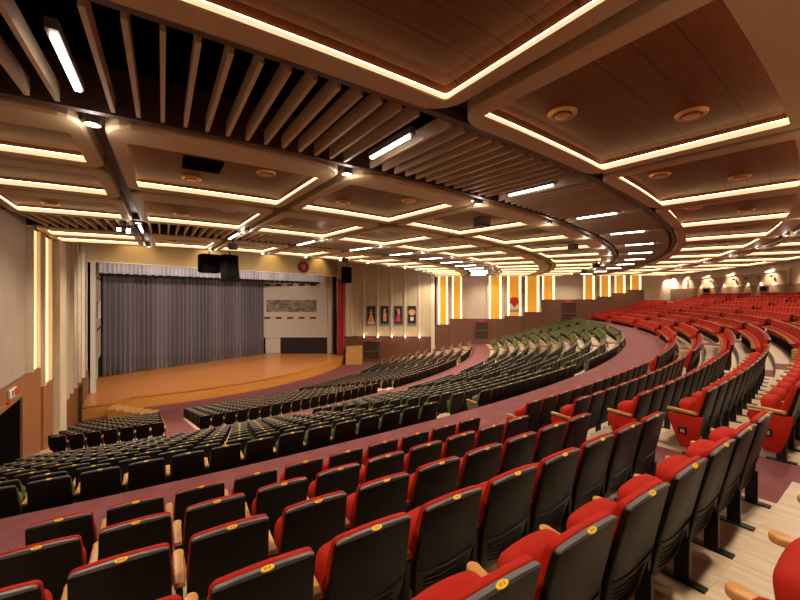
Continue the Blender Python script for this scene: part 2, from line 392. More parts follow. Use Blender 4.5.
# doors in the far wall
def fardoor(n, ua, ub, vt, vb, off, lab):
    xa, ya = seg(ua); xb, yb = seg(ub); zt = far_pt(ua, vt)[2]; zb = far_pt(ua, vb)[2]
    mb = MB(); FB(mb, ua, ub, zb, zt, off, off+.04); o = mb.build('door_%d' % n, MAT['door']); struct(o, lab)
    mb = MB(); FB(mb, ua-.8, ua, zb, zt+.1, off, off+.14); FB(mb, ub, ub+.8, zb, zt+.1, off, off+.14); FB(mb, ua, ub, zt, zt+.12, off, off+.14); mb.build('door_frame', MAT['wains'], o)
    mb = MB(); FB(mb, ua+.6, ub-.6, zb+1.0, zb+1.08, off+.04, off+.10); mb.build('push_bar', MAT['alu'], o)
    um = (ua+ub)/2
    mb = MB(); FB(mb, um-.12, um+.12, zb, zt, off+.04, off+.06); mb.build('door_gap', MAT['doorin'], o)
fardoor(1, 363.5, 379, 341.5, 358.5, .14, 'brown double door below the posters on the far side wall')
fardoor(2, 475, 487.5, 322.5, 338, .35, 'dark double door at the far end of the lower cross aisle')
fardoor(3, 561, 575, 303, 321, .35, 'dark double door at the far end of the upper cross aisle')
for (u, v, nm) in ((371, 339, 'over the door below the posters'), (481, 320.6, 'over the far lower door'), (568, 301.2, 'over the far upper door')):
    x, y, z = far_pt(u, v); mb = MB(); FB(mb, u-2.2, u+2.2, z-.1, z+.12, .15 if u < 400 else .36, .22 if u < 400 else .43)
    o = mb.build('exit_sign', MAT['redp'], None, (x, y, z)); tag(o, 'small unlit red exit sign '+nm, 'sign', 'exit signs on the far wall')
# four portrait posters
def flat(mb, x, y, z, pts, m, d): mb.poly([(x+px, y-d, z+pz) for px, pz in pts], m)
def ell(cx, cz, rx, rz, n=14): return [(cx+rx*cos(2*pi*k/n), cz+rz*sin(2*pi*k/n)) for k in range(n)]
for i, (u, lab) in enumerate(((371.2, 'framed poster of a dancer in a flared orange skirt, leftmost of four'), (384.8, 'framed poster of a standing figure in peach dress, second of four'), (398.5, 'framed poster of a dancer in a magenta skirt, third of four'), (411.9, 'framed poster of a figure with orange headdress, rightmost of four'))):
    x, y, z = far_pt(u, 315.5); yf = y-.1
    t = thing('poster', lab, 'poster', (x, yf, z), 'four portrait posters on the cream wall')
    w, h = .62, 1.36
    mb = MB(); mb.box(x-w, yf-.06, z-h, x+w, yf, z+h); mb.build('frame', MAT['teal'], t)
    mb = MB(); mb.box(x-w*.86, yf-.09, z-h*.80, x+w*.86, yf-.06, z+h*.96); mb.build('print', MAT['pdark'], t)
    mb = MB(); y2 = yf-.10
    if i == 0:
        flat(mb, x, y2, z, [(-.45, -.75), (.45, -.75), (.14, .15), (.1, .5), (-.1, .5), (-.14, .15)], 0, 0); flat(mb, x, y2, z, [(-.5, .55), (0, .38), (.5, .55), (0, .3)], 1, .01); flat(mb, x, y2, z, ell(0, .72, .12, .16), 1, .01); flat(mb, x, y2, z, [(-.48, -1.2), (.48, -1.2), (.48, -.8), (-.48, -.8)], 1, .01)
    elif i == 1:
        flat(mb, x, y2, z, [(-.22, -.8), (.2, -.8), (.26, -.1), (.16, .5), (-.16, .5), (-.24, 0)], 0, 0); flat(mb, x, y2, z, ell(0, .75, .16, .22), 1, .01); flat(mb, x, y2, z, [(-.1, -.1), (.2, .1), (.1, .4), (-.1, .3)], 1, .01)
    elif i == 2:
        flat(mb, x, y2, z, [(-.5, -.8), (.35, -.9), (.16, .2), (-.02, .3)], 0, 0); flat(mb, x, y2, z, [(-.12, .2), (.16, .2), (.2, .6), (0, .6)], 1, .01); flat(mb, x, y2, z, ell(.06, .8, .11, .15), 1, .01); flat(mb, x, y2, z, [(-.3, .9), (-.2, .95), (0, .5), (-.05, .45)], 1, .015)
    else:
        flat(mb, x, y2, z, ell(0, .45, .48, .42), 0, 0); flat(mb, x, y2, z, ell(0, .25, .16, .28), 1, .01); flat(mb, x, y2, z, [(-.2, -.7), (.2, -.7), (.26, -.2), (-.26, -.2)], 2, .01)
    mb.build('figure', [MAT['porange'] if i != 2 else MAT['pmag'], MAT['pskin'], MAT['pcream']], t)

# left wall
def LB(mb, ua, ub, z0, z1, t0, t1, m=0): mb.wallbox(left_pt(ua), left_pt(ub), z0, z1, t0, t1, m)
mb = MB()
rear_l = (3.0, left_y(3.0))
mb.wallbox(left_pt(37.2), rear_l, -6.1, -.02, 0, .12); struct(mb.build('trim_%d' % trim_n, MAT['wainsL']), 'brown slatted lower panelling beside the left door'); trim_n += 1
mb = MB(); LB(mb, 48, 37.4, -6.1, -1.0, 0, .2); struct(mb.build('trim_%d' % trim_n, MAT['wainsL'])); trim_n += 1
mb = MB(); LB(mb, 86.2, 55.6, -6.1, -2.9, 0, .14); struct(mb.build('trim_%d' % trim_n, MAT['wainsL'])); trim_n += 1
mb = MB(); LB(mb, 86.2, 55.6, -2.9, H1, 0, .08); struct(mb.build('trim_%d' % trim_n, MAT['creamL'])); trim_n += 1
for u in (57.5, 62.5, 67.4, 71.8, 76, 80):
    mb = MB(); LB(mb, u+.55, u-.55, -2.95, 8, .08, .3); struct(mb.build('trim_%d' % trim_n, MAT['creamL'])); trim_n += 1
mb = MB(); LB(mb, 55.6, 48.2, -6.1, 6.0, 0, .45); struct(mb.build('trim_%d' % trim_n, MAT['creamL'])); trim_n += 1
for i, (ua, ub, z, nm) in enumerate(((34.2, 26.0, -.02, 'the left wall nearer the door'), (46.4, 38.4, -1.0, 'the left wall nearer the stage'))):
    x, y = left_pt((ua+ub)/2)
    t = thing('backlit_wall_panel', 'tall warm glowing backlit column on '+nm, 'wall panel', (x, y, z), 'backlit columns on the left wall')
    w = ua-ub
    mb = MB(); LB(mb, ua-w*.12, ub+w*.12, z, 5.9, .01, .10); mb.build('panel', MAT['leftglow'], t)
    mb = MB(); LB(mb, ua, ua-w*.12, z, 5.9, .0, .22); LB(mb, ub+w*.12, ub, z, 5.9, .0, .22); mb.build('side_frame', MAT['post'], t)
# left doors
mb = MB(); LB(mb, 15, -14, -3.4, -.66, .12, .135); o = mb.build('door_4', MAT['black']); struct(o, 'dark open doorway in the left wall')
mb = MB(); LB(mb, 16.2, 15, -3.4, -.55, .12, .2); LB(mb, 15, -14, -.66, -.55, .12, .2); mb.build('door_frame', MAT['fin'], o)
mb = MB(); LB(mb, 79.5, 75.5, -6.0, -3.35, .14, .18); o = mb.build('door_5', MAT['doorin']); struct(o, 'narrow dark doorway at the stage end of the left wall')
x, y = left_pt(7); 
t = thing('exit_sign', 'red and white exit sign above the dark doorway in the left wall', 'sign', (x, y, -.4))
mb = MB(); LB(mb, 9.5, 2.5, -.42, -.14, .13, .19); mb.build('plate', MAT['whitep'], t)
mb = MB(); LB(mb, 9.4, 7.2, -.40, -.16, .19, .2); mb.build('red_field', MAT['redp'], t)
mb = MB(); LB(mb, 4.8, 4.1, -.38, -.18, .19, .2); LB(mb, 6.3, 5.6, -.38, -.18, .19, .2); mb.build('pictogram', MAT['glassdark'], t)
mb = MB(); x, y = left_pt(2.2); LB(mb, 2.2, .8, -.66, -.48, .13, .2); o = mb.build('alarm_bell', MAT['redp'], None, (x, y, -.8)); tag(o, 'small red alarm box beside the left doorway head', 'alarm')

# ------------------------------------------------------------------ stage
DZ = -5.0
jl = (-26.0, 31.45); jr = (-8.9, 53.6)         # proscenium jambs
cl = (-30.15, 38.5); cr = (-19.5, 54.4)        # curtain ends
RF = 26.3
stage = thing('stage', 'wide curved wooden stage with orange boards and brown front', 'stage', (-20, 44, -6.0))
# plan of the deck: front arc + straight flanks
arcp = [pol(RF, t) for t in [-62.8+(-62.8*-1+1.0)*k/60 for k in range(61)]]
left_flank = [(-25.2, 30.6), (-23.4, 27.9), (-21.85, 29.15)]
right_flank = [(-7.6, 52.95), (-9.1, 53.35), (-9.6, 54.6), (-19.6, 54.55), (-30.35, 38.4), (-25.95, 31.6)]
deckpts = left_flank+arcp+right_flank
mb = MB(); mb.poly([(x, y, DZ) for x, y in deckpts]); mb.poly([(x, y, DZ-.06) for x, y in reversed(deckpts)])
mb.band([(x, y, DZ-.06) for x, y in deckpts], [(x, y, DZ) for x, y in deckpts]); mb.build('deck', MAT['deck'], stage)
front = left_flank+arcp+[(-7.6, 52.95)]
def inset(p, d):
    vx, vy = p[0]+25, p[1]-45; L = hypot(vx, vy); return (p[0]-vx/L*d, p[1]-vy/L*d)
mb = MB(); A = [(*inset(p, .08), -6.02) for p in front]; B = [(x, y, DZ-.05) for x, y, _ in A]; mb.band(A, B, 0, False)
A2 = [(*inset(p, .14), -6.02) for p in front]; B2 = [(x, y, DZ-.05) for x, y, _ in A2]; mb.band(A2, B2, 0, False)
mb.build('apron', MAT['apron'], stage)
mb = MB(); e0 = [(*inset(p, -.01), DZ-.10) for p in front]; e1 = [(x, y, DZ+.005) for x, y, _ in e0]; e2 = [(*inset(p, .1), DZ+.005) for p in front]
mb.band(e0, e1, 0, False); mb.band(e1, e2, 0, False); mb.build('edge_nosing', MAT['apron'], stage)
# steps at the left of the apron
st = thing('stage_steps', 'flight of golden wooden steps at the left end of the stage front', 'steps', (-20.5, 28.8, -6.0))
s0, s1 = (-21.9, 29.0), (-19.1, 30.1)      # runs along the apron
dx, dy = s1[0]-s0[0], s1[1]-s0[1]; L = hypot(dx, dy); ux, uy = dx/L, dy/L; nx, ny = uy, -ux   # towards the hall
n = 6
for k in range(n):
    a = L*k/n; b = L*(k+1)/n; top = DZ-.14*(k)-.14
    P = [(s0[0]+ux*a, s0[1]+uy*a), (s0[0]+ux*b, s0[1]+uy*b)]
    q = [P[0], P[1], (P[1][0]+nx*1.2, P[1][1]+ny*1.2), (P[0][0]+nx*1.2, P[0][1]+ny*1.2)]
    mb = MB(); mb.prism(list(reversed(q)), top-.14, top); mb.build('tread', MAT['tread'], st)
    if top-.15 > -5.99:
        mb = MB(); q2 = [P[0], P[1], (P[1][0]+nx*1.16, P[1][1]+ny*1.16), (P[0][0]+nx*1.16, P[0][1]+ny*1.16)]; mb.prism(list(reversed(q2)), -5.995, top-.14); mb.build('riser_block', MAT['apron'], st)
st = thing('stage_steps', 'orange wooden block of three tall steps at the right end of the stage', 'steps', (-6.4, 51.6, -6.0))
for k in range(3):
    mb = MB(); mb.box(-7.3, 51.0+.3*k, -5.995, -5.2, 51.0+.3*(k+1) if k < 2 else 52.85, -4.9+.62*k); mb.build('tread', MAT['tread'] if k < 3 else MAT['apron'], st)
# stage tower: back wall and side walls
mb = MB()
mb.wallbox((-6.0, 57.6), (-36, 57.6), -6.2, H1, -.4, 0); struct(mb.build('wall_stage_back', MAT['blackcloth']))
mb = MB(); mb.wallbox((-36, 58), (-36, 36), -6.2, H1, -.4, 0); mb.wallbox((-36, 36.2), lw0, -6.2, H1, -.4, 0); struct(mb.build('wall_stage_left', MAT['blackcloth']))
# right splayed wall with slots
def side_wall(name, P, Q, flip, lab, lower=True):
    """P = curtain end, Q = jamb end"""
    def B(mb, f0, f1, z0, z1, t0, t1, m=0):
        a = (P[0]+(Q[0]-P[0])*f0, P[1]+(Q[1]-P[1])*f0); b = (P[0]+(Q[0]-P[0])*f1, P[1]+(Q[1]-P[1])*f1)
        if flip: mb.wallbox(b, a, z0, z1, t0, t1, m)
        else: mb.wallbox(a, b, z0, z1, t0, t1, m)
    t = thing(name, lab, 'wall', (P[0], P[1], DZ))
    mb = MB()
    B(mb, 0, .86, -2.7, .95, 0, .3); B(mb, 0, .86, 2.68, 8.5, 0, .3); B(mb, 0, .03, .95, 2.68, 0, .3); B(mb, .72, .86, .95, 2.68, 0, .3)
    mb.build('panel', MAT['stagewall'], t)
    mb = MB(); B(mb, .03, .72, .95, 2.68, .0, .1); mb.build('recess', MAT['mottled'], t)
    mb = MB(); B(mb, .87, 1.0, DZ, 8.5, 0, .34); B(mb, .86, .87, DZ, 8.5, 0, .2); mb.build('return_panel', MAT['stagewall'], t)
    mb = MB(); B(mb, .02, .22, DZ, -2.7, 0, .1, 0); B(mb, .22, .86, DZ+.02, -2.7, 0, .05, 1); mb.build('lower_opening', [MAT['stagewall'], MAT['doorin']], t)
    for z in (4.85, .12):
        for k in range(5):
            f = .0+.155*k
            mb = MB(); B(mb, f+.01, f+.09, z-.14, z+.14, .3, .32); mb.build('slot', MAT['slot'], t)
side_wall('stage_side_wall', (-19.6, 54.9), (-9.0, 55.0), True, 'cream splayed stage wall with dark slots right of the grey curtain')
side_wall('stage_side_wall', (-30.45, 38.2), (-25.95, 31.85), False, 'narrow cream splayed stage wall left of the grey curtain')
# curtain
def drape(name, a, b, z0, z1, amp, pitch, m, label=None, cat='curtain', parent=None, zn=6, flare=0.0):
    L = hypot(b[0]-a[0], b[1]-a[1]); n = int(L/pitch*8); ux, uy = (b[0]-a[0])/L, (b[1]-a[1])/L; nx, ny = uy, -ux
    rnd = random.Random(3); ph = [0.0]
    for k in range(n): ph.append(ph[-1]+2*pi/8*(.75+.5*rnd.random()))
    am = []; 
    for k in range(n+1): am.append(amp*(.75+.35*sin(k*.113)+.2*sin(k*.041+1)))
    mb = MB(); i0 = 0
    for j in range(zn+1):
        f = j/zn; z = z0+(z1-z0)*f; g = 1.0+flare*(1-f)
        for k in range(n+1):
            s = L*k/n; d = am[k]*g*sin(ph[k])+.3*am[k]*sin(ph[k]*.37+2*f)
            mb.v.append((a[0]+ux*s+nx*d, a[1]+uy*s+ny*d, z+(.04*sin(ph[k]*.5) if j == 0 else 0)))
    for j in range(zn):
        for k in range(n):
            p = j*(n+1)+k; mb.f.append((p, p+1, p+n+2, p+n+1)); mb.m.append(0)
    o = mb.build(name, m, parent, a+(z0,) if parent is None else None, smooth=True)
    md = o.modifiers.new('thick', 'SOLIDIFY'); md.thickness = .02
    if label: tag(o, label, cat)
    return o
drape('stage_curtain', cl, cr, DZ+.02, 8.3, .24, .46, MAT['curtain'], 'grey pleated main curtain closing the back of the stage', flare=.25)
lx = (-30.9, 37.9)
drape('stage_leg_drape', (-30.5, 38.35), (-30.2, 38.8), DZ+.01, 8.3, .05, .2, MAT['blackcloth'], 'narrow black drape at the left edge of the grey curtain')
d = (jr[0]-jl[0], jr[1]-jl[1]); LJ = hypot(*d); uj = (d[0]/LJ, d[1]/LJ); nj = (uj[1], -uj[0])    # nj points to the hall
def J(s, t): return (jl[0]+uj[0]*s+nj[0]*t, jl[1]+uj[1]*s+nj[1]*t)
drape('black_border', J(1.3, -1.7), J(LJ-1.7, -1.7), 4.9, 8.6, .06, .4, MAT['blackcloth'], 'black border cloth hanging behind the silver valance')
drape('valance', J(1.0, -.7), J(LJ-1.6, -.7), 5.15, 6.3, .2, .34, MAT['valance'], 'silver-grey pleated valance hanging below the gold header', flare=.1)
drape('red_drape', (-8.75, 53.15), (-7.75, 53.1), DZ+.02, 5.6, .1, .35, MAT['redcloth'], 'narrow red drape at the right edge of the stage')
drape('black_leg_drape', (-9.55, 54.1), (-8.95, 53.85), DZ+.02, 6.4, .06, .3, MAT['blackcloth'], 'narrow black drape beside the red drape')
# gold header over the stage
hd = thing('stage_header', 'long gold fascia spanning the stage opening below the ceiling', 'fascia', (*J(LJ/2, 0), 6.1))
mb = MB(); mb.wallbox(J(LJ+.25, 0), J(.05, 0), 6.1, 9.6, -.5, 0); mb.build('fascia_board', MAT['header'], hd)
mb = MB(); mb.wallbox(J(LJ+.25, 0), J(.05, 0), 6.02, 6.1, -.55, .04); mb.build('bottom_trim', MAT['post'], hd)
# emblem on the header
ex, ey = J(LJ*.79, .06)
em = thing('header_emblem', 'round dark emblem with red centre mounted on the gold header', 'emblem', (ex, ey, 6.95))
def disc(mb, c, ux_, r, rz, z, off, n=20, thick=.05):
    pts = [(c[0]+uj[0]*r*cos(2*pi*k/n)+nj[0]*off, c[1]+uj[1]*r*cos(2*pi*k/n)+nj[1]*off, z+rz*sin(2*pi*k/n)) for k in range(n)]
    back = [(x-nj[0]*thick, y-nj[1]*thick, zz) for x, y, zz in pts]
    mb.poly(pts); mb.poly(list(reversed(back))); mb.band(pts, back)
mb = MB(); disc(mb, (ex, ey), uj, 1.0, .8, 6.95, .03); mb.build('ring', MAT['fin'], em)
mb = MB(); disc(mb, (ex, ey), uj, .8, .64, 6.95, .06); mb.build('field', MAT['door'], em)
mb = MB(); disc(mb, (ex, ey), uj, .38, .42, 7.0, .1); mb.build('centre', MAT['redp'], em)
# narrow jamb posts
for p, nm in ((J(-.1, .05), 'left'),):
    q = (p[0]+uj[0]*.14, p[1]+uj[1]*.14); p = (p[0]-uj[0]*.35, p[1]-uj[1]*.35)
    mb = MB(); mb.wallbox(q, p, DZ-.9 if nm == 'left' else DZ-.9, 6.05, 0, .25); struct(mb.build('trim_%d' % trim_n, MAT['post'])); trim_n += 1

# ------------------------------------------------------------------ ceiling
mb = MB(); arcsolid(mb, 37.9, 70.4, -66, 1.5, 6.75, 6.9, 0, 1.0); struct(mb.build('ceiling', MAT['black']), 'black ceiling void above the baffles')
mb = MB(); mb.prism([(-38, 60), (-38, 30), (-24, 10), (4, 25), (8, 60)], 9.7, 9.9); struct(mb.build('ceiling', MAT['black']), 'dark high ceiling over the stage')
mb = MB(); arcsolid(mb, 37.75, 37.9, -66, 1.5, CEIL+.05, 9.7, 0, 1.0); struct(mb.build('trim_%d' % trim_n, MAT['beam'])); trim_n += 1
mb = MB()
for R0, R1 in ((37.9, 43.0), (46.3, 56.2), (59.12, 69.6)):
    arcsolid(mb, R0, R1, -65.5, 1.0, 6.22, 6.30, 0, 1.0)
struct(mb.build('ceiling', MAT['beam']), 'dark brown soffit between the coffers')
mb = MB()
for R0, R1 in ((42.93, 43.05), (46.25, 46.37), (56.12, 56.26), (59.08, 59.22)):
    arcsolid(mb, R0, R1, -65, 1.0, 5.99, 6.75, 0, .8)
struct(mb.build('trim_%d' % trim_n, MAT['beam']), 'dark curved fascia rings edging the baffle bands'); trim_n += 1

BAY0, BAY = -59.05, 4.77
KN = 12
rings = [(59.28, 63.25, .38, .62, 'outer'), (63.5, 69.0, .4, .6, 'rear'), (51.58, 56.08, .34, .82, 'middle'), (46.42, 51.36, .36, .95, 'inner'), (38.25, 42.88, .5, .9, 'stage-side')]
rings_left = [(59.28, 63.25, .38, .62, 'outer'), (63.5, 69.0, .4, .6, 'rear'), (53.2, 56.08, .3, .8, 'middle'), (50.2, 53.05, .28, .5, 'lower middle'), (46.42, 50.05, .3, .7, 'inner'), (38.25, 40.5, .3, .45, 'stage-side'), (40.65, 42.88, .3, .45, 'upper stage-side')]
def rrect(w, h, rs, nseg=5):      # corners: (0,0),(w,0),(w,h),(0,h); rs per corner
    pts = []
    for (cx, cy, a0), r in zip(((0, 0, 180), (w, 0, 270), (w, h, 0), (0, h, 90)), rs):
        ccx = cx+(r if cx == 0 else -r); ccy = cy+(r if cy == 0 else -r)
        for k in range(nseg+1):
            a = radians(a0+90*k/nseg); pts.append((ccx+r*cos(a), ccy+r*sin(a)))
    return pts
def densify(pts, step=.9):
    out = []
    n = len(pts)
    for i in range(n):
        a, b = pts[i], pts[(i+1) % n]; L = hypot(b[0]-a[0], b[1]-a[1])
        out.append(a)
    return out
def outline(W, Hh, x0, x1, y0, y1, rs, m=8):
    """rounded rectangle from (x0,y0) to (x1,y1) with m extra points on each straight side (same count for every call)"""
    base = [(px+x0, py+y0) for px, py in rrect(x1-x0, y1-y0, rs)]
    out = []; n = len(base); ns = 6
    for i in range(n):
        a = base[i]; b = base[(i+1) % n]; out.append(a)
        if (i+1) % ns == 0:
            for k in range(1, m): out.append((a[0]+(b[0]-a[0])*k/m, a[1]+(b[1]-a[1])*k/m))
    return out
RING_NAME = {'outer': 'just behind the baffle band', 'rear': 'nearest the rear wall', 'middle': 'in front of the baffle band', 'inner': 'beside the inner baffle band', 'stage-side': 'nearest the stage', 'lower middle': 'second from the baffle band', 'upper stage-side': 'second from the stage'}
diff_mesh = None
def air_diffuser(x, y, z, parent):
    mb = MB()
    def ring(r, zz, n=20): return [(x+r*cos(2*pi*k/n), y+r*sin(2*pi*k/n), zz) for k in range(n)]
    mb.band(ring(.24, z), ring(.22, z-.05)); mb.band(ring(.22, z-.05), ring(.16, z-.04)); mb.band(ring(.16, z-.04), ring(.15, z-.01)); mb.band(ring(.12, z-.01), ring(.13, z-.05)); mb.band(ring(.13, z-.05), ring(.08, z-.06)); mb.poly(ring(.08, z-.06)); mb.poly(ring(.12, z-.01))
    mb.build('air_diffuser', MAT['diffuser'], parent)
def coffer(tA, tB, R0, R1, bi, bo, label, wide=True):
    Rm = (R0+R1)/2; W = radians(1)*Rm*(tB(Rm)-tA(Rm)); Hh = R1-R0
    def mp(p, z):
        f = p[0]/W; R = R0+p[1]; return (*pol(R, tA(R)+(tB(R)-tA(R))*f), z)
    gap = .13
    big = .55 if wide else .4
    outer = outline(W, Hh, gap, W-gap, 0, Hh, (.3, .3, big, big) if R0 < 58 else (big, big, .3, .3))
    b = .40
    inner = outline(W, Hh, b, W-b, bi, Hh-bo, (.06,)*4)
    cove = outline(W, Hh, b-.09, W-b+.09, bi-.09, Hh-bo+.09, (.08,)*4)
    c = mp((W/2, Hh/2), CEIL)
    t = thing('ceiling_coffer', label, 'ceiling coffer', c, 'wooden ceiling coffers')
    zb = CEIL; mb = MB()
    O = [mp(p, zb+.05) for p in outer]; Ot = [mp(p, zb+.33) for p in outer]
    ic = outline(W, Hh, gap+.05, W-gap-.05, .05, Hh-.05, (.26, .26, big-.05, big-.05) if R0 < 58 else (big-.05, big-.05, .26, .26))
    O2 = [mp(p, zb) for p in ic]; I = [mp(p, zb) for p in inner]; I2 = [mp(p, zb+.03) for p in inner]; Cv = [mp(p, zb+.03) for p in cove]
    mb.band(Ot, O); mb.band(O, O2); mb.band(O2, I); mb.band(I, I2); mb.band(I2, Cv)
    mb.build('frame', MAT['frame'], t)
    mb = MB(); Cm = [mp(p, zb+.155) for p in cove]; C2 = [mp(p, zb+.172) for p in cove]; mb.band(Cv, Cm); ls = mb.build('light_strip', MAT['strip'], t)  # back wall of the cove, its lit look put into emission
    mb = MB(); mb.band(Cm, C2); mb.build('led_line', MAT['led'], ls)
    C3 = [mp(p, zb+.235) for p in outline(W, Hh, b+.0, W-b-.0, bi+.0, Hh-bo-.0, (.06,)*4)]; C4 = [mp(p, zb+.26) for p in outline(W, Hh, b+.16, W-b-.16, bi+.16, Hh-bo-.16, (.06,)*4)]
    mb = MB(); mb.band(C2, C3); mb.band(C3, C4); mb.poly(C4); mb.build('panel', MAT['ceil_wood'], t)
    if W > 3.2 and R1-R0 > 3.5:
        for f, g in ((.36, .23), (.70, .57)):
            x, y, z = mp((W*f, Hh*g), zb+.26); air_diffuser(x, y, z, t)
    return t, mp, W, Hh
bay_words = ['%s bay from the left wall' % nth(k+2) for k in range(KN+1)]
for k in range(KN):
    ta = BAY0+BAY*k; tb = BAY0+BAY*(k+1)
    last = k == KN-1
    fa = (lambda a: (lambda R: a))(ta); fb = (lambda R: tr(R)-.1) if last else (lambda b: (lambda R: b))(tb)
    for (R0, R1, bi, bo, nm) in rings:
        t, mp, W, Hh = coffer(fa, fb, R0, R1, bi, bo, 'glowing wooden coffer %s, %s' % (RING_NAME[nm], bay_words[k]))
        if k == 0 and nm == 'middle':      # dark speaker grille set into this coffer
            mb = MB(); q = [mp((W*.30, Hh*.44), 6.07), mp((W*.48, Hh*.44), 6.07), mp((W*.48, Hh*.62), 6.07), mp((W*.30, Hh*.62), 6.07)]
            mb.prism([(x, y) for x, y, z in q], 6.10, 6.155); mb.build('dark_grille', MAT['black'], t)
for (R0, R1, bi, bo, nm) in rings_left:
    coffer(lambda R: tl(R)+.12, lambda R: BAY0, R0, R1, bi, bo, 'glowing wooden coffer %s, touching the left wall' % RING_NAME[nm], False)

# baffles and linear lamps
def bar(mb, R0, R1, t, w, z0, z1, m=0):
    a = radians(t); tx, ty = -sin(a)*w/2, cos(a)*w/2
    p, q = pol(R0, t), pol(R1, t)
    P = [(p[0]-tx, p[1]-ty), (q[0]-tx, q[1]-ty), (q[0]+tx, q[1]+ty), (p[0]+tx, p[1]+ty)]
    mb.prism(P, z0, z1, m)
base_slat = {}
def slat_obj(R0, R1, t, parent):
    # unit slat mesh reused: local x = radial
    key = (R0, R1)
    if key not in base_slat:
        mb = MB(); mb.box(0, -.03, 0, R1-R0, .03, .26)
        o = mb.build('slat', MAT['slat']); base_slat[key] = o
    else:
        o = base_slat[key].copy(); COL.objects.link(o)
    p = pol(R0, t); L = parent['_o']; o.parent = parent
    o.location = (p[0]-L[0], p[1]-L[1], 5.98-L[2]); o.rotation_euler = (0, 0, radians(t))
for bn, (R0, R1, l0, l1, nb) in (('main', (56.38, 58.97, 56.95, 58.25, 14)), ('inner', (43.12, 46.18, 43.3, 45.2, 11))):
    step = BAY/nb
    for k in range(-1, KN):
        ta = BAY0+BAY*k; c = pol((R0+R1)/2, ta+BAY/2)
        t = thing('baffle_panel', 'radial wooden baffles of the %s dark ceiling band, %s' % (bn, 'bay touching the left wall' if k < 0 else bay_words[k]), 'ceiling baffles', (*c, 5.98), 'slatted ceiling bays')
        for j in range(1, nb):
            tt = ta+step*j
            if k < 0 and tt < tl(R1)+.3: continue
            if tt > tr(R1)-.3: continue
            slat_obj(R0, R1, tt, t)
    for k in range(KN):
        ta = BAY0+BAY*k; p = pol((l0+l1)/2, ta)
        t = thing('linear_lamp', 'white linear lamp in the %s baffle band, %s from the left wall' % (bn, nth(k+1)), 'ceiling lamp', (*p, 6.0), 'white linear ceiling lamps')
        mb = MB(); bar(mb, l0-.05, l1+.12, ta, .12, 5.99, 6.11); mb.build('housing', MAT['alu'], t)
        mb = MB(); bar(mb, l0, l1, ta, .07, 5.955, 5.99); mb.build('diffuser', MAT['linear'], t)
# round surface spots on the gap lines, each with a real lamp
def spot_lamp(R, t, energy, label, r=.11, ang=150, blend=.6, z=5.93, col=(1, .82, .60)):
    p = pol(R, t); T = thing('ceiling_spotlight', label, 'ceiling spotlight', (*p, z), 'round spotlights between the coffers')
    mb = MB(); n = 16
    def rg(rr, zz): return [(p[0]+rr*cos(2*pi*k/n), p[1]+rr*sin(2*pi*k/n), zz) for k in range(n)]
    mb.band(rg(r+.02, z+.24), rg(r+.02, z-.02)); mb.band(rg(r+.02, z-.02), rg(r, z-.02)); mb.band(rg(r, z-.02), rg(r, z+.01)); mb.build('housing', MAT['alu'], T)
    mb = MB(); mb.poly(rg(r, z)); mb.build('lens', MAT['lens'], T)
    L = bpy.data.lights.new('spotlight_lamp', 'SPOT'); L.energy = energy; L.color = col; L.spot_size = radians(ang); L.spot_blend = blend; L.shadow_soft_size = .09
    o = bpy.data.objects.new('spotlight_lamp', L); COL.objects.link(o); o.parent = T; o.location = (0, 0, -.05)
    L = bpy.data.lights.new('spotlight_glow', 'POINT'); L.energy = energy*.022; L.color = (1, .9, .78); L.shadow_soft_size = .08
    o = bpy.data.objects.new('spotlight_glow', L); COL.objects.link(o); o.parent = T; o.location = (0, 0, -.16)
EM, EI, EO = 620, 800, 480
for k in range(KN):
    ta = BAY0+BAY*k
    spot_lamp(55.85, ta, EM, 'bright round ceiling spotlight inside the main baffle band, %s from the left wall' % nth(k+1))
    spot_lamp(46.05, ta, EI, 'bright round ceiling spotlight outside the inner baffle band, %s from the left wall' % nth(k+1))
    spot_lamp(63.38, ta, EO, 'bright round ceiling spotlight between the rear coffer rows, %s from the left wall' % nth(k+1))
    if k % 1 == 0: spot_lamp(38.08, ta, 900, 'round ceiling spotlight at the stage-side ceiling edge, %s from the left wall' % nth(k+1))

# fixtures hanging from the ceiling and stage lights
def hangbox(name, label, cat, c, sx, sy, sz, rz=0.0, top=None, mats='glassdark', tilt=False):
    t = thing(name, label, cat, c)
    mb = MB(); x, y, z = c; a = rz
    P = [(-sx/2, -sy/2), (sx/2, -sy/2), (sx/2, sy/2), (-sx/2, sy/2)]
    P = [(x+px*cos(a)-py*sin(a), y+px*sin(a)+py*cos(a)) for px, py in P]
    mb.prism(P, z-sz/2, z+sz/2)
    b = mb.build('body', MAT[mats], t); bv = b.modifiers.new('bevel', 'BEVEL'); bv.width = min(sx, sz)*.12; bv.segments = 2
    if top:
        mb = MB(); mb.box(x-.03, y-.03, z+sz/2-.02, x+.03, y+.03, top); mb.build('hanging_pole', MAT['steel'], t)
    return t
aj = atan2(uj[1], uj[0])
hangbox('projection_box', 'square black box hanging before the gold header', 'speaker', (-12.75, 25.4, 5.30), 1.25, .8, 1.25, aj, 6.75, 'black')
t = thing('line_array_speaker', 'curved black line array speaker hanging right of the black box', 'speaker', (-11.3, 25.2, 5.0))
for k in range(7):
    zz = 5.72-.25*k; off = .02*k*k*.6; s = 1.05-.0*k
    mb = MB(); a = aj; P = [(-s/2, -.3+off*0), (s/2, -.3), (s/2*.8, .35), (-s/2*.8, .35)]
    P = [(-11.3+px*cos(a)+(-(py+.0)-off*.5)*-sin(a), 25.2+px*sin(a)+(-(py)-off*.5)*cos(a)) for px, py in P]
    mb.prism(P, zz-.12, zz+.12); mb.build('speaker_cabinet', MAT['black'], t)
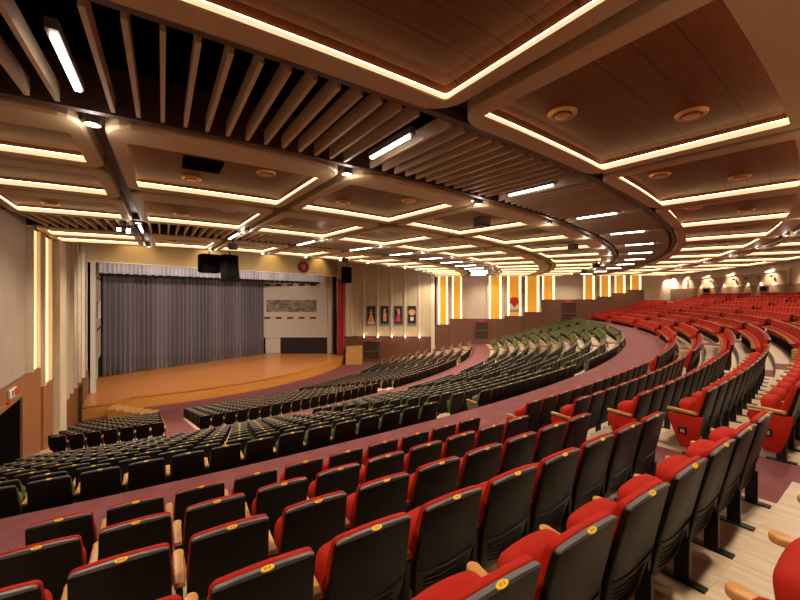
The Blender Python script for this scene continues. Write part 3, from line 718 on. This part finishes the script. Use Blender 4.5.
mb = MB(); mb.box(-11.33, 25.17, 5.8, -11.27, 25.23, 6.75); mb.build('hanging_pole', MAT['steel'], t)
hangbox('stage_speaker', 'black loudspeaker hanging at the right end of the gold header', 'speaker', (-7.0, 49.8, 6.0), 1.15, .9, 2.1, aj, 9.7, 'black')
px, py = (482-400)/F*14.2, 14.2
hangbox('moving_head_light', 'black moving head lamp hanging under the middle coffers', 'stage light', (px, py, 5.86), .52, .42, .34, .4, 6.1, 'steel')
for i, (u, v, y, lab) in enumerate(((573, 246.5, 19.5, 'small black projector under the coffers right of the hall centre'), (596, 265.5, 29, 'small black projector farther along the baffle band'), (584, 271.5, 36, 'smallest black projector near the far gold panels'), (233, 246.5, 19.5, 'black track spotlight hanging near the stage-side coffers'), (345, 260, 27.5, 'tiny black lamp under the stage-side coffers'))):
    hangbox('hanging_projector', lab, 'projector', ((u-400)/F*y, y, ZC-(v-V0)*y/F), .42, .35, .3, .2, 6.0, 'steel')
# twin stage spotlights by the inner band near the left
t = thing('stage_spotlight', 'black twin stage spotlight with glaring lens by the left inner band', 'stage light', (-10.9, 15.2, 5.8))
mb = MB(); mb.box(-11.2, 15.0, 5.62, -10.98, 15.4, 5.82); mb.box(-10.82, 15.0, 5.55, -10.6, 15.4, 5.8); mb.box(-11.2, 15.1, 5.85, -10.6, 15.2, 5.9); mb.box(-10.95, 15.1, 5.8, -10.88, 15.2, 6.2); mb.build('body', MAT['steel'], t)
mb = MB(); mb.box(-11.16, 14.985, 5.66, -11.02, 15.0, 5.79); mb.box(-10.79, 14.985, 5.59, -10.64, 15.0, 5.76); mb.build('lens', MAT['lens'], t)

# washes: gold header, far wall posts, rear wall
def lamp(kind, name, loc, energy, col=WARM, size=.1, ang=60, aim=None, blend=.8):
    L = bpy.data.lights.new(name, kind); L.energy = energy; L.color = col; L.shadow_soft_size = size
    if kind == 'SPOT': L.spot_size = radians(ang); L.spot_blend = blend
    o = bpy.data.objects.new(name, L); COL.objects.link(o); o.location = loc
    if aim:
        from mathutils import Vector
        o.rotation_euler = (Vector(aim)-Vector(loc)).to_track_quat('-Z', 'Y').to_euler()
    return o
def fixture(name, label, cat, loc, energy, aim, ang=60, col=WARM, s=.09, group=None):
    t = thing(name, label, cat, loc, group)
    x, y, z = loc; mb = MB(); mb.box(x-s, y-s, z, x+s, y+s, z+.22); mb.build('housing', MAT['steel'], t)
    o = lamp('SPOT', name+'_lamp', (x, y, z-.03), energy, col, .06, ang, aim); mw = o.rotation_euler.copy()
    o.parent = t; o.location = (0, 0, -.03)
for i, s in enumerate((.13, .36, .62, .88)):
    c = J(LJ*s, 1.3); d = J(LJ*s, 0)
    fixture('header_downlight', 'small downlight washing the gold header, %s from its left end' % nth(i+1), 'downlight', (*c, 9.3), 400, (*d, 6.2), 90, (1, .82, .5), group='downlights above the gold header')
for i, u in enumerate((364.3, 378, 391.8, 405.3, 419.2)):
    x, y, z = far_pt(u, 337); y -= .42
    t = thing('wall_uplight', 'small glowing light at the foot of wall post, %s from the stage' % nth(i+1), 'wall light', (x, y, -2.38), 'post lights on the cream wall')
    mb = MB(); mb.box(x-.12, y, -2.5, x+.12, y+.16, -2.34); mb.build('housing', MAT['alu'], t)
    mb = MB(); mb.box(x-.1, y+.02, -2.34, x+.1, y+.14, -2.325); mb.box(x-.1, y+.02, -2.515, x+.1, y+.14, -2.5); mb.build('lens', MAT['lens'], t)
    o = lamp('POINT', 'post_lamp', (0, -.1, .0), 14, (1, .72, .4), .05); o.parent = t
for i, a in enumerate((-17.9, -16.4, -14.8, -13.2, -11.7, -10.0, -8.4)):
    x, y = pol(RW-.26, a)
    t = thing('gallery_light', 'small wedge wall light in the rear recess, %s from the right wall' % nth(7-i), 'wall light', (x, y, 4.3), 'seven lights in the rear wall recess')
    mb = MB(); mb.box(x-.1, y-.08, 4.79, x+.1, y+.08, 4.95); mb.build('housing', MAT['alu'], t)
    xx, yy = pol(RW, a); o = lamp('SPOT', 'gallery_lamp', (0, 0, .45), 330, (1, .85, .62), .02, 70, None, .5); o.parent = t
for i, a in enumerate((-21.5, -17.6, -12.7, -9.3, -6.2, -3.9, -27, -33, -40)):
    x, y = pol(RW-1.0, a)
    fixture('wall_washer', 'small downlight washing the rear wall, %s' % ['above the recess end', 'second above the recess', 'over the recess middle', 'over the far recess half', 'beyond the recess', 'in the far corner', 'beyond the right picture edge', 'well right of the recess', 'farthest from the recess'][i], 'downlight', (x, y, 5.86), 620, (*pol(RW-.05, a), 4.3), 95, (1, .84, .62), .07, 'rear wall washers')
# lamps added to brighten the curtain, valance and stage
for i, s in enumerate((.12, .31, .5, .69, .88)):
    c = J(LJ*s, -4.2); q = (cl[0]+(cr[0]-cl[0])*s, cl[1]+(cr[1]-cl[1])*s)
    fixture('stage_wash_light', 'black stage lamp on the front bar, %s from the left' % nth(i+1), 'stage light', (*c, 8.6), 350, (*q, -3.0), 110, (1, .84, .74), .15, 'stage wash lamps')
for i, s in enumerate((.14, .38, .62, .86)):
    c = pol(37.45, (-58.5, -49, -39, -27)[i]); q = (cl[0]+(cr[0]-cl[0])*s, cl[1]+(cr[1]-cl[1])*s)
    fixture('front_of_house_light', 'black front-of-house stage lamp at the ceiling edge, %s from the left' % nth(i+1), 'stage light', (*c, 5.98), 5200, (*q, -3.2), 70, (1, .86, .72), .15, 'front-of-house lamps')
from mathutils import Vector

# ------------------------------------------------------------------ seats
def tri_slab(outl, y0, y1, bevel=0.0, seg=2, lean=0.0, ztop=.92, mode='all'):
    bm = bmesh.new()
    A = [bm.verts.new((x, y0, z)) for x, z in outl]
    fA = bm.faces.new(A)
    r = bmesh.ops.extrude_face_region(bm, geom=[fA]); vs = [g for g in r['geom'] if isinstance(g, bmesh.types.BMVert)]
    for v in vs: v.co.y = y1
    bmesh.ops.recalc_face_normals(bm, faces=bm.faces)
    if bevel:
        es = []
        for e in bm.edges:
            ya, yb = e.verts[0].co.y, e.verts[1].co.y
            if abs(ya-yb) < 1e-6 and (mode == 'all' or abs(ya-(y0 if mode == 'back' else y1)) < 1e-6): es.append(e)
        bmesh.ops.bevel(bm, geom=es, offset=bevel, segments=seg, affect='EDGES', profile=.5, clamp_overlap=True)
    if lean:
        for v in bm.verts: v.co.y += (ztop-v.co.z)*lean
    return bm
def tomesh(bm, name, mats, smooth=True):
    me = bpy.data.meshes.new(name)
    bm.to_mesh(me); bm.free()
    for m in mats: me.materials.append(m)
    if smooth:
        me.polygons.foreach_set('use_smooth', [True]*len(me.polygons))
        if hasattr(me, 'set_sharp_from_angle'): me.set_sharp_from_angle(angle=radians(50))
    return me
def back_outline(w, zb, zt, r=.05, wb=None, arch=.012, n=5):
    wb = wb or w*.86; pts = []
    mid = zb+(zt-zb)*.45
    def arc(cx, cz, a0, a1, rr):
        return [(cx+rr*cos(radians(a0+(a1-a0)*k/n)), cz+rr*sin(radians(a0+(a1-a0)*k/n))) for k in range(n+1)]
    pts += arc(-wb/2+.07, zb+.07, 180, 270, .07); pts += arc(wb/2-.07, zb+.07, 270, 360, .07)
    pts.append((w/2, mid))
    tw = w*.94
    top = arc(tw/2-r, zt-r, 0, 90, r)
    pts += top; 
    for k in range(1, 6):
        x = (tw/2-r)*(1-2*k/6); pts.append((x, zt+arch*(1-(x/(tw/2-r))**2)))
    pts += arc(-tw/2+r, zt-r, 90, 180, r)
    pts.append((-w/2, mid))
    return pts
LEAN = .23
def box_bm(bm, x0, y0, z0, x1, y1, z1, m=0):
    r = bmesh.ops.create_cube(bm, size=1); 
    for v in r['verts']:
        v.co = ((x0+x1)/2+v.co.x*(x1-x0), (y0+y1)/2+v.co.y*(y1-y0), (z0+z1)/2+v.co.z*(z1-z0))
    return r['verts']
def shell_bm():
    bm = tri_slab(back_outline(.50, .20, .908, .028, arch=.008), .0, .035, .010, 2, LEAN, .92, 'back')
    # curved seam ridge and lower ribs on the rear face
    for zz, sag, hw, th in [(.47, .045, .232, .006)]+[(.40-.034*k, .03, .175-.006*k, .0075) for k in range(5)]:
        n = 10; P = []
        for k in range(n+1):
            x = -hw+2*hw*k/n; z = zz-sag*(1-(x/hw)**2)+.012
            P.append([bm.verts.new((x, yy+(.92-z2)*LEAN, z2)) for yy, z2 in ((.001, z+th), (-.006, z+th*.4), (-.006, z-th*.4), (.001, z-th))])
        for k in range(n):
            for q in range(3): bm.faces.new((P[k][q], P[k][q+1], P[k+1][q+1], P[k+1][q]))
    return bm
def trim_bm():
    o = back_outline(.503, .20, .92, .035, arch=.008)
    # only the cap: keep the part above z = .868
    t = [(x, z) for x, z in o if z > .900]
    tw = max(x for x, z in t); pts = [(tw, .899)]+t+[(-tw, .899)]
    return tri_slab(pts, -.003, .024, .008, 3, LEAN, .92, 'all')
def pad_bm(top=.922):
    bm = tri_slab(back_outline(.505, .34, top, .04, .44, arch=.008), .036, .135, .024, 3, LEAN, .92, 'all')
    for v in bm.verts:      # thinner towards the top
        yb = .036+(.92-v.co.z)*LEAN; f = min(1, max(0, (v.co.z-.5)/.42)); v.co.y = yb-.012*f+(v.co.y-yb)*(1-.55*f)
    return bm
def cushion_bm():
    bm = tri_slab(back_outline(.485, .28, .705, .08, .46, .012), .0, .145, .045, 3, -.16, .705, 'all')
    for v in bm.verts: v.co.y += .235
    return bm
def arm_bm(side=1):
    # plan outline of the rounded oak armrest, extruded in z
    bm = bmesh.new(); w = .032; n = 6
    pts = [(-w, .125), (-w*1.0, .42)]+[(-w*cos(radians(180*k/n))*1.15, .44+w*1.3*sin(radians(180*k/n))) for k in range(n+1)]+[(w, .42), (w, .125)]
    A = [bm.verts.new((x, y, .555)) for x, y in pts]; f = bm.faces.new(A)
    r = bmesh.ops.extrude_face_region(bm, geom=[f]); 
    for g in r['geom']:
        if isinstance(g, bmesh.types.BMVert): g.co.z = .595
    bmesh.ops.recalc_face_normals(bm, faces=bm.faces)
    es = [e for e in bm.edges if abs(e.verts[0].co.z-e.verts[1].co.z) < 1e-6]
    bmesh.ops.bevel(bm, geom=es, offset=.010, segments=2, affect='EDGES', profile=.5)
    for v in bm.verts: v.co.x += .29*side; v.co.z += .02*(v.co.y/.38)
    return bm
def stand_bm(side=1):
    bm = bmesh.new(); x = .29*side
    a = box_bm(bm, x-.018, .12, .30, x+.018, .42, .556)
    for v in a:
        if v.co.z < .4: v.co.y = .14 if v.co.y < .2 else .28
    box_bm(bm, x-.018, .12, .01, x+.018, .21, .31)
    box_bm(bm, x-.035, .03, 0, x+.035, .30, .014)
    return bm
def tag_bm():
    bm = bmesh.new(); n = 14; vs = []; vs2 = []
    for k in range(n):
        a = 2*pi*k/n; x = .032*cos(a); s = .013*sin(a)
        # lies on the sloping back edge of the cap
        vs.append(bm.verts.new((x, -.003+s*.75, .9285+s*.60))); vs2.append(bm.verts.new((x, .002+s*.75, .9205+s*.60)))
    bm.faces.new(vs)
    for k in range(n): bm.faces.new((vs[k], vs2[k], vs2[(k+1) % n], vs[(k+1) % n]))
    ink = []
    for x0, w in ((-.015, .006), (-.005, .004), (.006, .007)):
        q = [bm.verts.new((x, -.0038+s*.75, .9297+s*.6)) for x, s in ((x0, -.006), (x0+w, -.006), (x0+w, .006), (x0, .006))]
        f = bm.faces.new(q); f.material_index = 1
    return bm
def endpanel_bm(side):
    bm = bmesh.new(); x = .29*side
    P = [(.06, .545), (.46, .545), (.48, .50), (.32, .09), (.17, .09), (.10, .30)]
    A = [bm.verts.new((x-.028, y, z)) for y, z in P]; f = bm.faces.new(A); r = bmesh.ops.extrude_face_region(bm, geom=[f])
    for g in r['geom']:
        if isinstance(g, bmesh.types.BMVert): g.co.x = x+.028
    bmesh.ops.recalc_face_normals(bm, faces=bm.faces)
    bmesh.ops.bevel(bm, geom=[e for e in bm.edges if abs(e.verts[0].co.x-e.verts[1].co.x) < 1e-6], offset=.012, segments=2, affect='EDGES', profile=.5)
    return bm
def lbox_bm(side):
    bm = bmesh.new(); x = .29*side; s = side
    box_bm(bm, x+.027*s, .24, .27, x+.034*s, .34, .37); 
    v = box_bm(bm, x+.034*s, .265, .295, x+.037*s, .315, .345)
    fs = set(f for q in v for f in q.link_faces)
    for f in fs: f.material_index = 1
    return bm
M_SHELL = tomesh(shell_bm(), 'seat_shell', [MAT['shell']])
M_TRIM = tomesh(trim_bm(), 'seat_trim', [MAT['trim']])
M_ARM = tomesh(arm_bm(1), 'seat_arm', [MAT['arm']]); M_ARML = tomesh(arm_bm(-1), 'seat_arm_l', [MAT['arm']])
M_STAND = tomesh(stand_bm(1), 'seat_stand', [MAT['steel']], False); M_STANDL = tomesh(stand_bm(-1), 'seat_stand_l', [MAT['steel']], False)
M_TAG = tomesh(tag_bm(), 'seat_tag', [MAT['yellow'], MAT['ink']], False)
M_LBOX = {s: tomesh(lbox_bm(s), 'aisle_light', [MAT['glassdark'], MAT['lightbox']], False) for s in (1, -1)}
PADM, CUSHM, ENDM = {}, {}, {}
for c in ('red', 'green', 'brown'):
    PADM[c] = tomesh(pad_bm(.922 if c == 'red' else .875), 'back_pad', [MAT[c]]); CUSHM[c] = tomesh(cushion_bm(), 'seat_cushion', [MAT[c]])
    for s in (1, -1): ENDM[c, s] = tomesh(endpanel_bm(s), 'end_panel', [MAT[c]])
def lod_arrays(level, c):
    """one-mesh seat for the distance: returns verts, faces, material ids (0 shell 1 trim 2 cloth 3 arm 4 steel 5 yellow)"""
    V, Fc, Mi = [], [], []
    def add(bm, m):
        bm.verts.ensure_lookup_table(); i = len(V)
        for k, v in enumerate(bm.verts): v.index = k
        V.extend(tuple(v.co) for v in bm.verts)
        for f in bm.faces: Fc.append(tuple(i+v.index for v in f.verts)); Mi.append(m)
        bm.free()
    if level == 1:
        add(tri_slab(back_outline(.50, .20, .905, .03, n=2, arch=.006), .0, .035, 0, 1, LEAN), 0)
        t = [(-.232, .886), (.232, .886), (.232, .90), (.205, .922), (-.205, .922), (-.232, .90)]
        add(tri_slab(t, -.004, .045, .010, 1, LEAN), 1)
        add(tri_slab(back_outline(.50, .34, .915 if c == 'red' else .875, .04, .44, n=2), .045, .125, .02, 1, LEAN), 2)
        b = tri_slab(back_outline(.48, .28, .67, .08, .46, .01, n=2), .215, .35, .04, 1, -.16, .67); add(b, 2)
        b = bmesh.new(); box_bm(b, -.032, .125, .555, .032, .45, .60)
        for v in b.verts: v.co.x += .29
        add(b, 3)
        b = bmesh.new(); box_bm(b, .272, .12, 0, .308, .30, .556); add(b, 4)
        b = bmesh.new(); vs = [b.verts.new(p) for p in ((-.03, -.012, .922), (.03, -.012, .922), (.03, .007, .936), (-.03, .007, .936))]; b.faces.new(vs); add(b, 5)
    else:
        P = [(-.22, .20), (.22, .20), (.257, .52), (.235, .90), (-.235, .90), (-.257, .52)]
        add(tri_slab(P, 0, .045, 0, 1, LEAN), 0)
        t = [(-.235, .895), (.235, .895), (.22, .922), (-.22, .922)]
        add(tri_slab(t, -.005, .05, 0, 1, LEAN), 1)
        P = [(-.22, .36), (.22, .36), (.25, .55), (.235, .905 if c == 'red' else .875), (-.235, .905 if c == 'red' else .875), (-.25, .55)]
        add(tri_slab(P, .05, .13, 0, 1, LEAN), 2)
        b = bmesh.new(); box_bm(b, -.23, .21, .30, .23, .35, .67); add(b, 2)
        b = bmesh.new(); box_bm(b, .262, .125, .555, .318, .45, .60); add(b, 3)
        b = bmesh.new(); box_bm(b, .272, .12, 0, .308, .30, .556); add(b, 4)
    return V, Fc, Mi
def lodmats(c): return [MAT['shell'], MAT['trim'], MAT[c], MAT['arm'], MAT['steel'], MAT['yellow']]
LOD1 = {}
for c in ('red', 'green', 'brown'):
    V, Fc, Mi = lod_arrays(1, c); me = bpy.data.meshes.new('seat_whole_'+c); me.from_pydata(V, [], Fc)
    for m in lodmats(c): me.materials.append(m)
    me.polygons.foreach_set('material_index', Mi); LOD1[c] = me

def new(name, me, parent=None):
    o = bpy.data.objects.new(name, me); COL.objects.link(o)
    if parent is not None: o.parent = parent
    return o
def proto_seat(c):
    t = thing(c+'_theatre_seat', '', 'seat'); del t['_o']
    sh = new('back_shell', M_SHELL, t); new('number_tag', M_TAG, new('shell_cap', M_TRIM, t))
    new('back_cushion', PADM[c], t); new('seat_cushion', CUSHM[c], t)
    new('armrest', M_ARM, t); new('stand', M_STAND, t)
    return t
def copy_tree(o, parent=None):
    q = o.copy(); COL.objects.link(q)
    if parent is not None: q.parent = parent
    for ch in KIDS.get(o.name, ()): copy_tree(ch, q)
    return q
KIDS = {}
c_stagger = True
def seat_spots(Rs, Zs, aisles, firsts, last_left_gap, short_far=99):
    """every seat: (row, section, index from the section's left end, count, R, theta, z)"""
    out = []
    for r, (R, z) in enumerate(zip(Rs, Zs)):
        w = degrees(.58/R); hw = degrees(HW/R)
        lim = [tl(R)+degrees(last_left_gap/R)]+[a for a in aisles]+[tr(R)-degrees(1.2/R)]
        for s in range(len(lim)-1):
            if r >= short_far and s == len(lim)-2: continue
            a = lim[s]+(hw if s > 0 else 0); b = lim[s+1]-(hw if s < len(lim)-2 else 0)
            if s == 0 and r in firsts:
                ph = firsts[r]; n_left = int((ph-w/2-a)/w); th = [ph+w*k for k in range(-n_left, 60) if ph+w*k+w/2 < b+.25*w]
            else:
                n = int((b-a+.12*w)/w)
                if s == 0: th = [b-w*(n-1-k)-w/2 for k in range(n)]
                else: th = [a+w*k+w/2 for k in range(n)]
                if c_stagger and s == 0 and r % 2: th = [q-w/2 for q in th]
            for i, q in enumerate(th): out.append((r, s, i, len(th), R, q, z))
    return out
def project(x, y, z):
    if y < .3: return None
    return 400+F*x/y, V0-F*(z-ZC)/y
LEFT_GAP = .5
blocks = {
 'red': (seat_spots(RED_R, RED_Z, RED_A, {0: -58.81, 1: -58.75, 2: -58.215, 3: -57.648, 4: -57.084}, LEFT_GAP, 8), 300, 120),
 'green': (seat_spots(GRN_R, GRN_Z, GRN_A, {10: -59.42}, LEFT_GAP), 300, 60),
 'brown': (seat_spots(BRN_R, BRN_Z, BRN_A, {}, LEFT_GAP), 300, 0),
}
rowword = {'red': 'behind the upper cross aisle', 'green': 'counted up from the lower cross aisle', 'brown': 'counted up from the stage'}
for c, (spots, nmax, nparts) in blocks.items():
    vis = []
    for sp in spots:
        r, s, i, n, R, q, z = sp; x, y = pol(R, q)
        p = project(x, y, z+.8); d = hypot(x, y)
        if d < .75 or y < -2: continue
        inn = p is not None and -30 < p[0] < (850 if d > 5 else 1250) and p[1] < (680 if d > 5 else 900)
        
        vis.append((0 if inn else 1, d, sp))
    vis = [v for v in vis]
    vis.sort(key=lambda a: (a[0], a[1]))
    ind = [v for v in vis if v[0] == 0][:nmax]
    rest = [v for v in vis if v not in ind and (v[0] == 0 or (v[1] > 12 and v[2][5] > -60))]
    proto = proto_seat(c); KIDS = {o.name: [k for k in bpy.data.objects if k.parent == o] for o in list(bpy.data.objects) if o.name == proto.name or o.parent == proto}
    used = False; usedlod = False
    for idx, (_, d, (r, s, i, n, R, q, z)) in enumerate(ind):
        x, y = pol(R, q)
        if idx < nparts:
            if not used: o = proto; used = True
            else: o = copy_tree(proto)
            for side, me_a, me_s, cond in ((-1, M_ARML, M_STANDL, i == 0 and s >= 0), (1, None, None, False)):
                if cond:
                    ep = new('end_panel', ENDM[c, side], o); new('aisle_light', M_LBOX[side], ep)
                    if side == -1: new('armrest', M_ARML, o); new('stand', M_STANDL, o)
        else:
            o = new(c+'_theatre_seat', LOD1[c])
            o['category'] = 'seat'
        o.location = (x, y, z); o.rotation_euler = (0, 0, radians(q)+pi/2)
        # position word
        if s == 0: pos = '%s left of the first aisle' % nth(n-i)
        else: pos = '%s right of the %s aisle' % (nth(i+1), nth(s))
        o['label'] = '%s seat, %s row %s, %s' % (c, nth(r+1), {'red': 'behind the upper cross aisle', 'green': 'up from the lower aisle', 'brown': 'up from the stage'}[c], pos)
        o['group'] = c+' theatre seats in curved rows'
    if not used:
        for k in KIDS.get(proto.name, []):
            for kk in KIDS.get(k.name, []): bpy.data.objects.remove(kk)
            bpy.data.objects.remove(k)
        bpy.data.objects.remove(proto)
    V, Fc, Mi = lod_arrays(2, c)
    AV, AF, AM = [], [], []
    for (_, d, (r, s, i, n, R, q, z)) in rest:
        x, y = pol(R, q); a = radians(q)+pi/2; ca, sa = cos(a), sin(a); b = len(AV)
        AV += [(x+ca*vx-sa*vy, y+sa*vx+ca*vy, z+vz) for vx, vy, vz in V]
        AF += [tuple(b+k for k in f) for f in Fc]; AM += Mi
        if i == 0 or i == n-1:      # end panel towards the aisle
            sd = -1 if i == 0 else 1; b = len(AV)
            pp = [(.29*sd-.03, 0, .545), (.29*sd-.03, .42, .545), (.29*sd-.03, .26, .09), (.29*sd-.03, .12, .09), (.29*sd+.03, 0, .545), (.29*sd+.03, .42, .545), (.29*sd+.03, .26, .09), (.29*sd+.03, .12, .09)]
            AV += [(x+ca*vx-sa*vy, y+sa*vx+ca*vy, z+vz) for vx, vy, vz in pp]
            for f in ((0, 1, 2, 3), (7, 6, 5, 4), (0, 4, 5, 1), (1, 5, 6, 2), (2, 6, 7, 3), (3, 7, 4, 0)): AF.append(tuple(b+k for k in f)); AM.append(2)
    me = bpy.data.meshes.new('distant_%s_seats' % c); me.from_pydata(AV, [], AF)
    for m in lodmats(c): me.materials.append(m)
    me.polygons.foreach_set('material_index', AM)
    o = bpy.data.objects.new('distant_%s_seats' % c, me); COL.objects.link(o)
    tag(o, 'remaining far rows of %s theatre seats merging into the distance' % c, 'seats', None, 'stuff')
    print('seats', c, len(spots), len(ind), len(rest))

# ------------------------------------------------------------------ world, camera, view
w = bpy.data.worlds.new('world'); SC.world = w; w.use_nodes = True
w.node_tree.nodes['Background'].inputs[0].default_value = (.9, .62, .42, 1); w.node_tree.nodes['Background'].inputs[1].default_value = .05
cam = bpy.data.cameras.new('camera'); cam.sensor_fit = 'HORIZONTAL'; cam.sensor_width = 36; cam.lens = 36*F/800
cam.shift_y = -(300-V0)/800; cam.clip_start = .05; cam.clip_end = 300
co = bpy.data.objects.new('camera', cam); COL.objects.link(co); co.location = (0, 0, ZC); co.rotation_euler = (pi/2, 0, 0)
SC.camera = co
SC.view_settings.view_transform = 'Standard'; SC.view_settings.look = 'None'; SC.view_settings.exposure = 0.3; SC.view_settings.gamma = 1.0
SC.view_settings.use_curve_mapping = False
SC.cycles.use_denoising = True
try: SC.cycles.denoiser = 'OPENIMAGEDENOISE'
except Exception: pass
SC.cycles.max_bounces = 6; SC.cycles.diffuse_bounces = 4; SC.cycles.glossy_bounces = 3; SC.cycles.sample_clamp_indirect = 4.0
for o in bpy.data.objects:
    if '_o' in o: del o['_o']
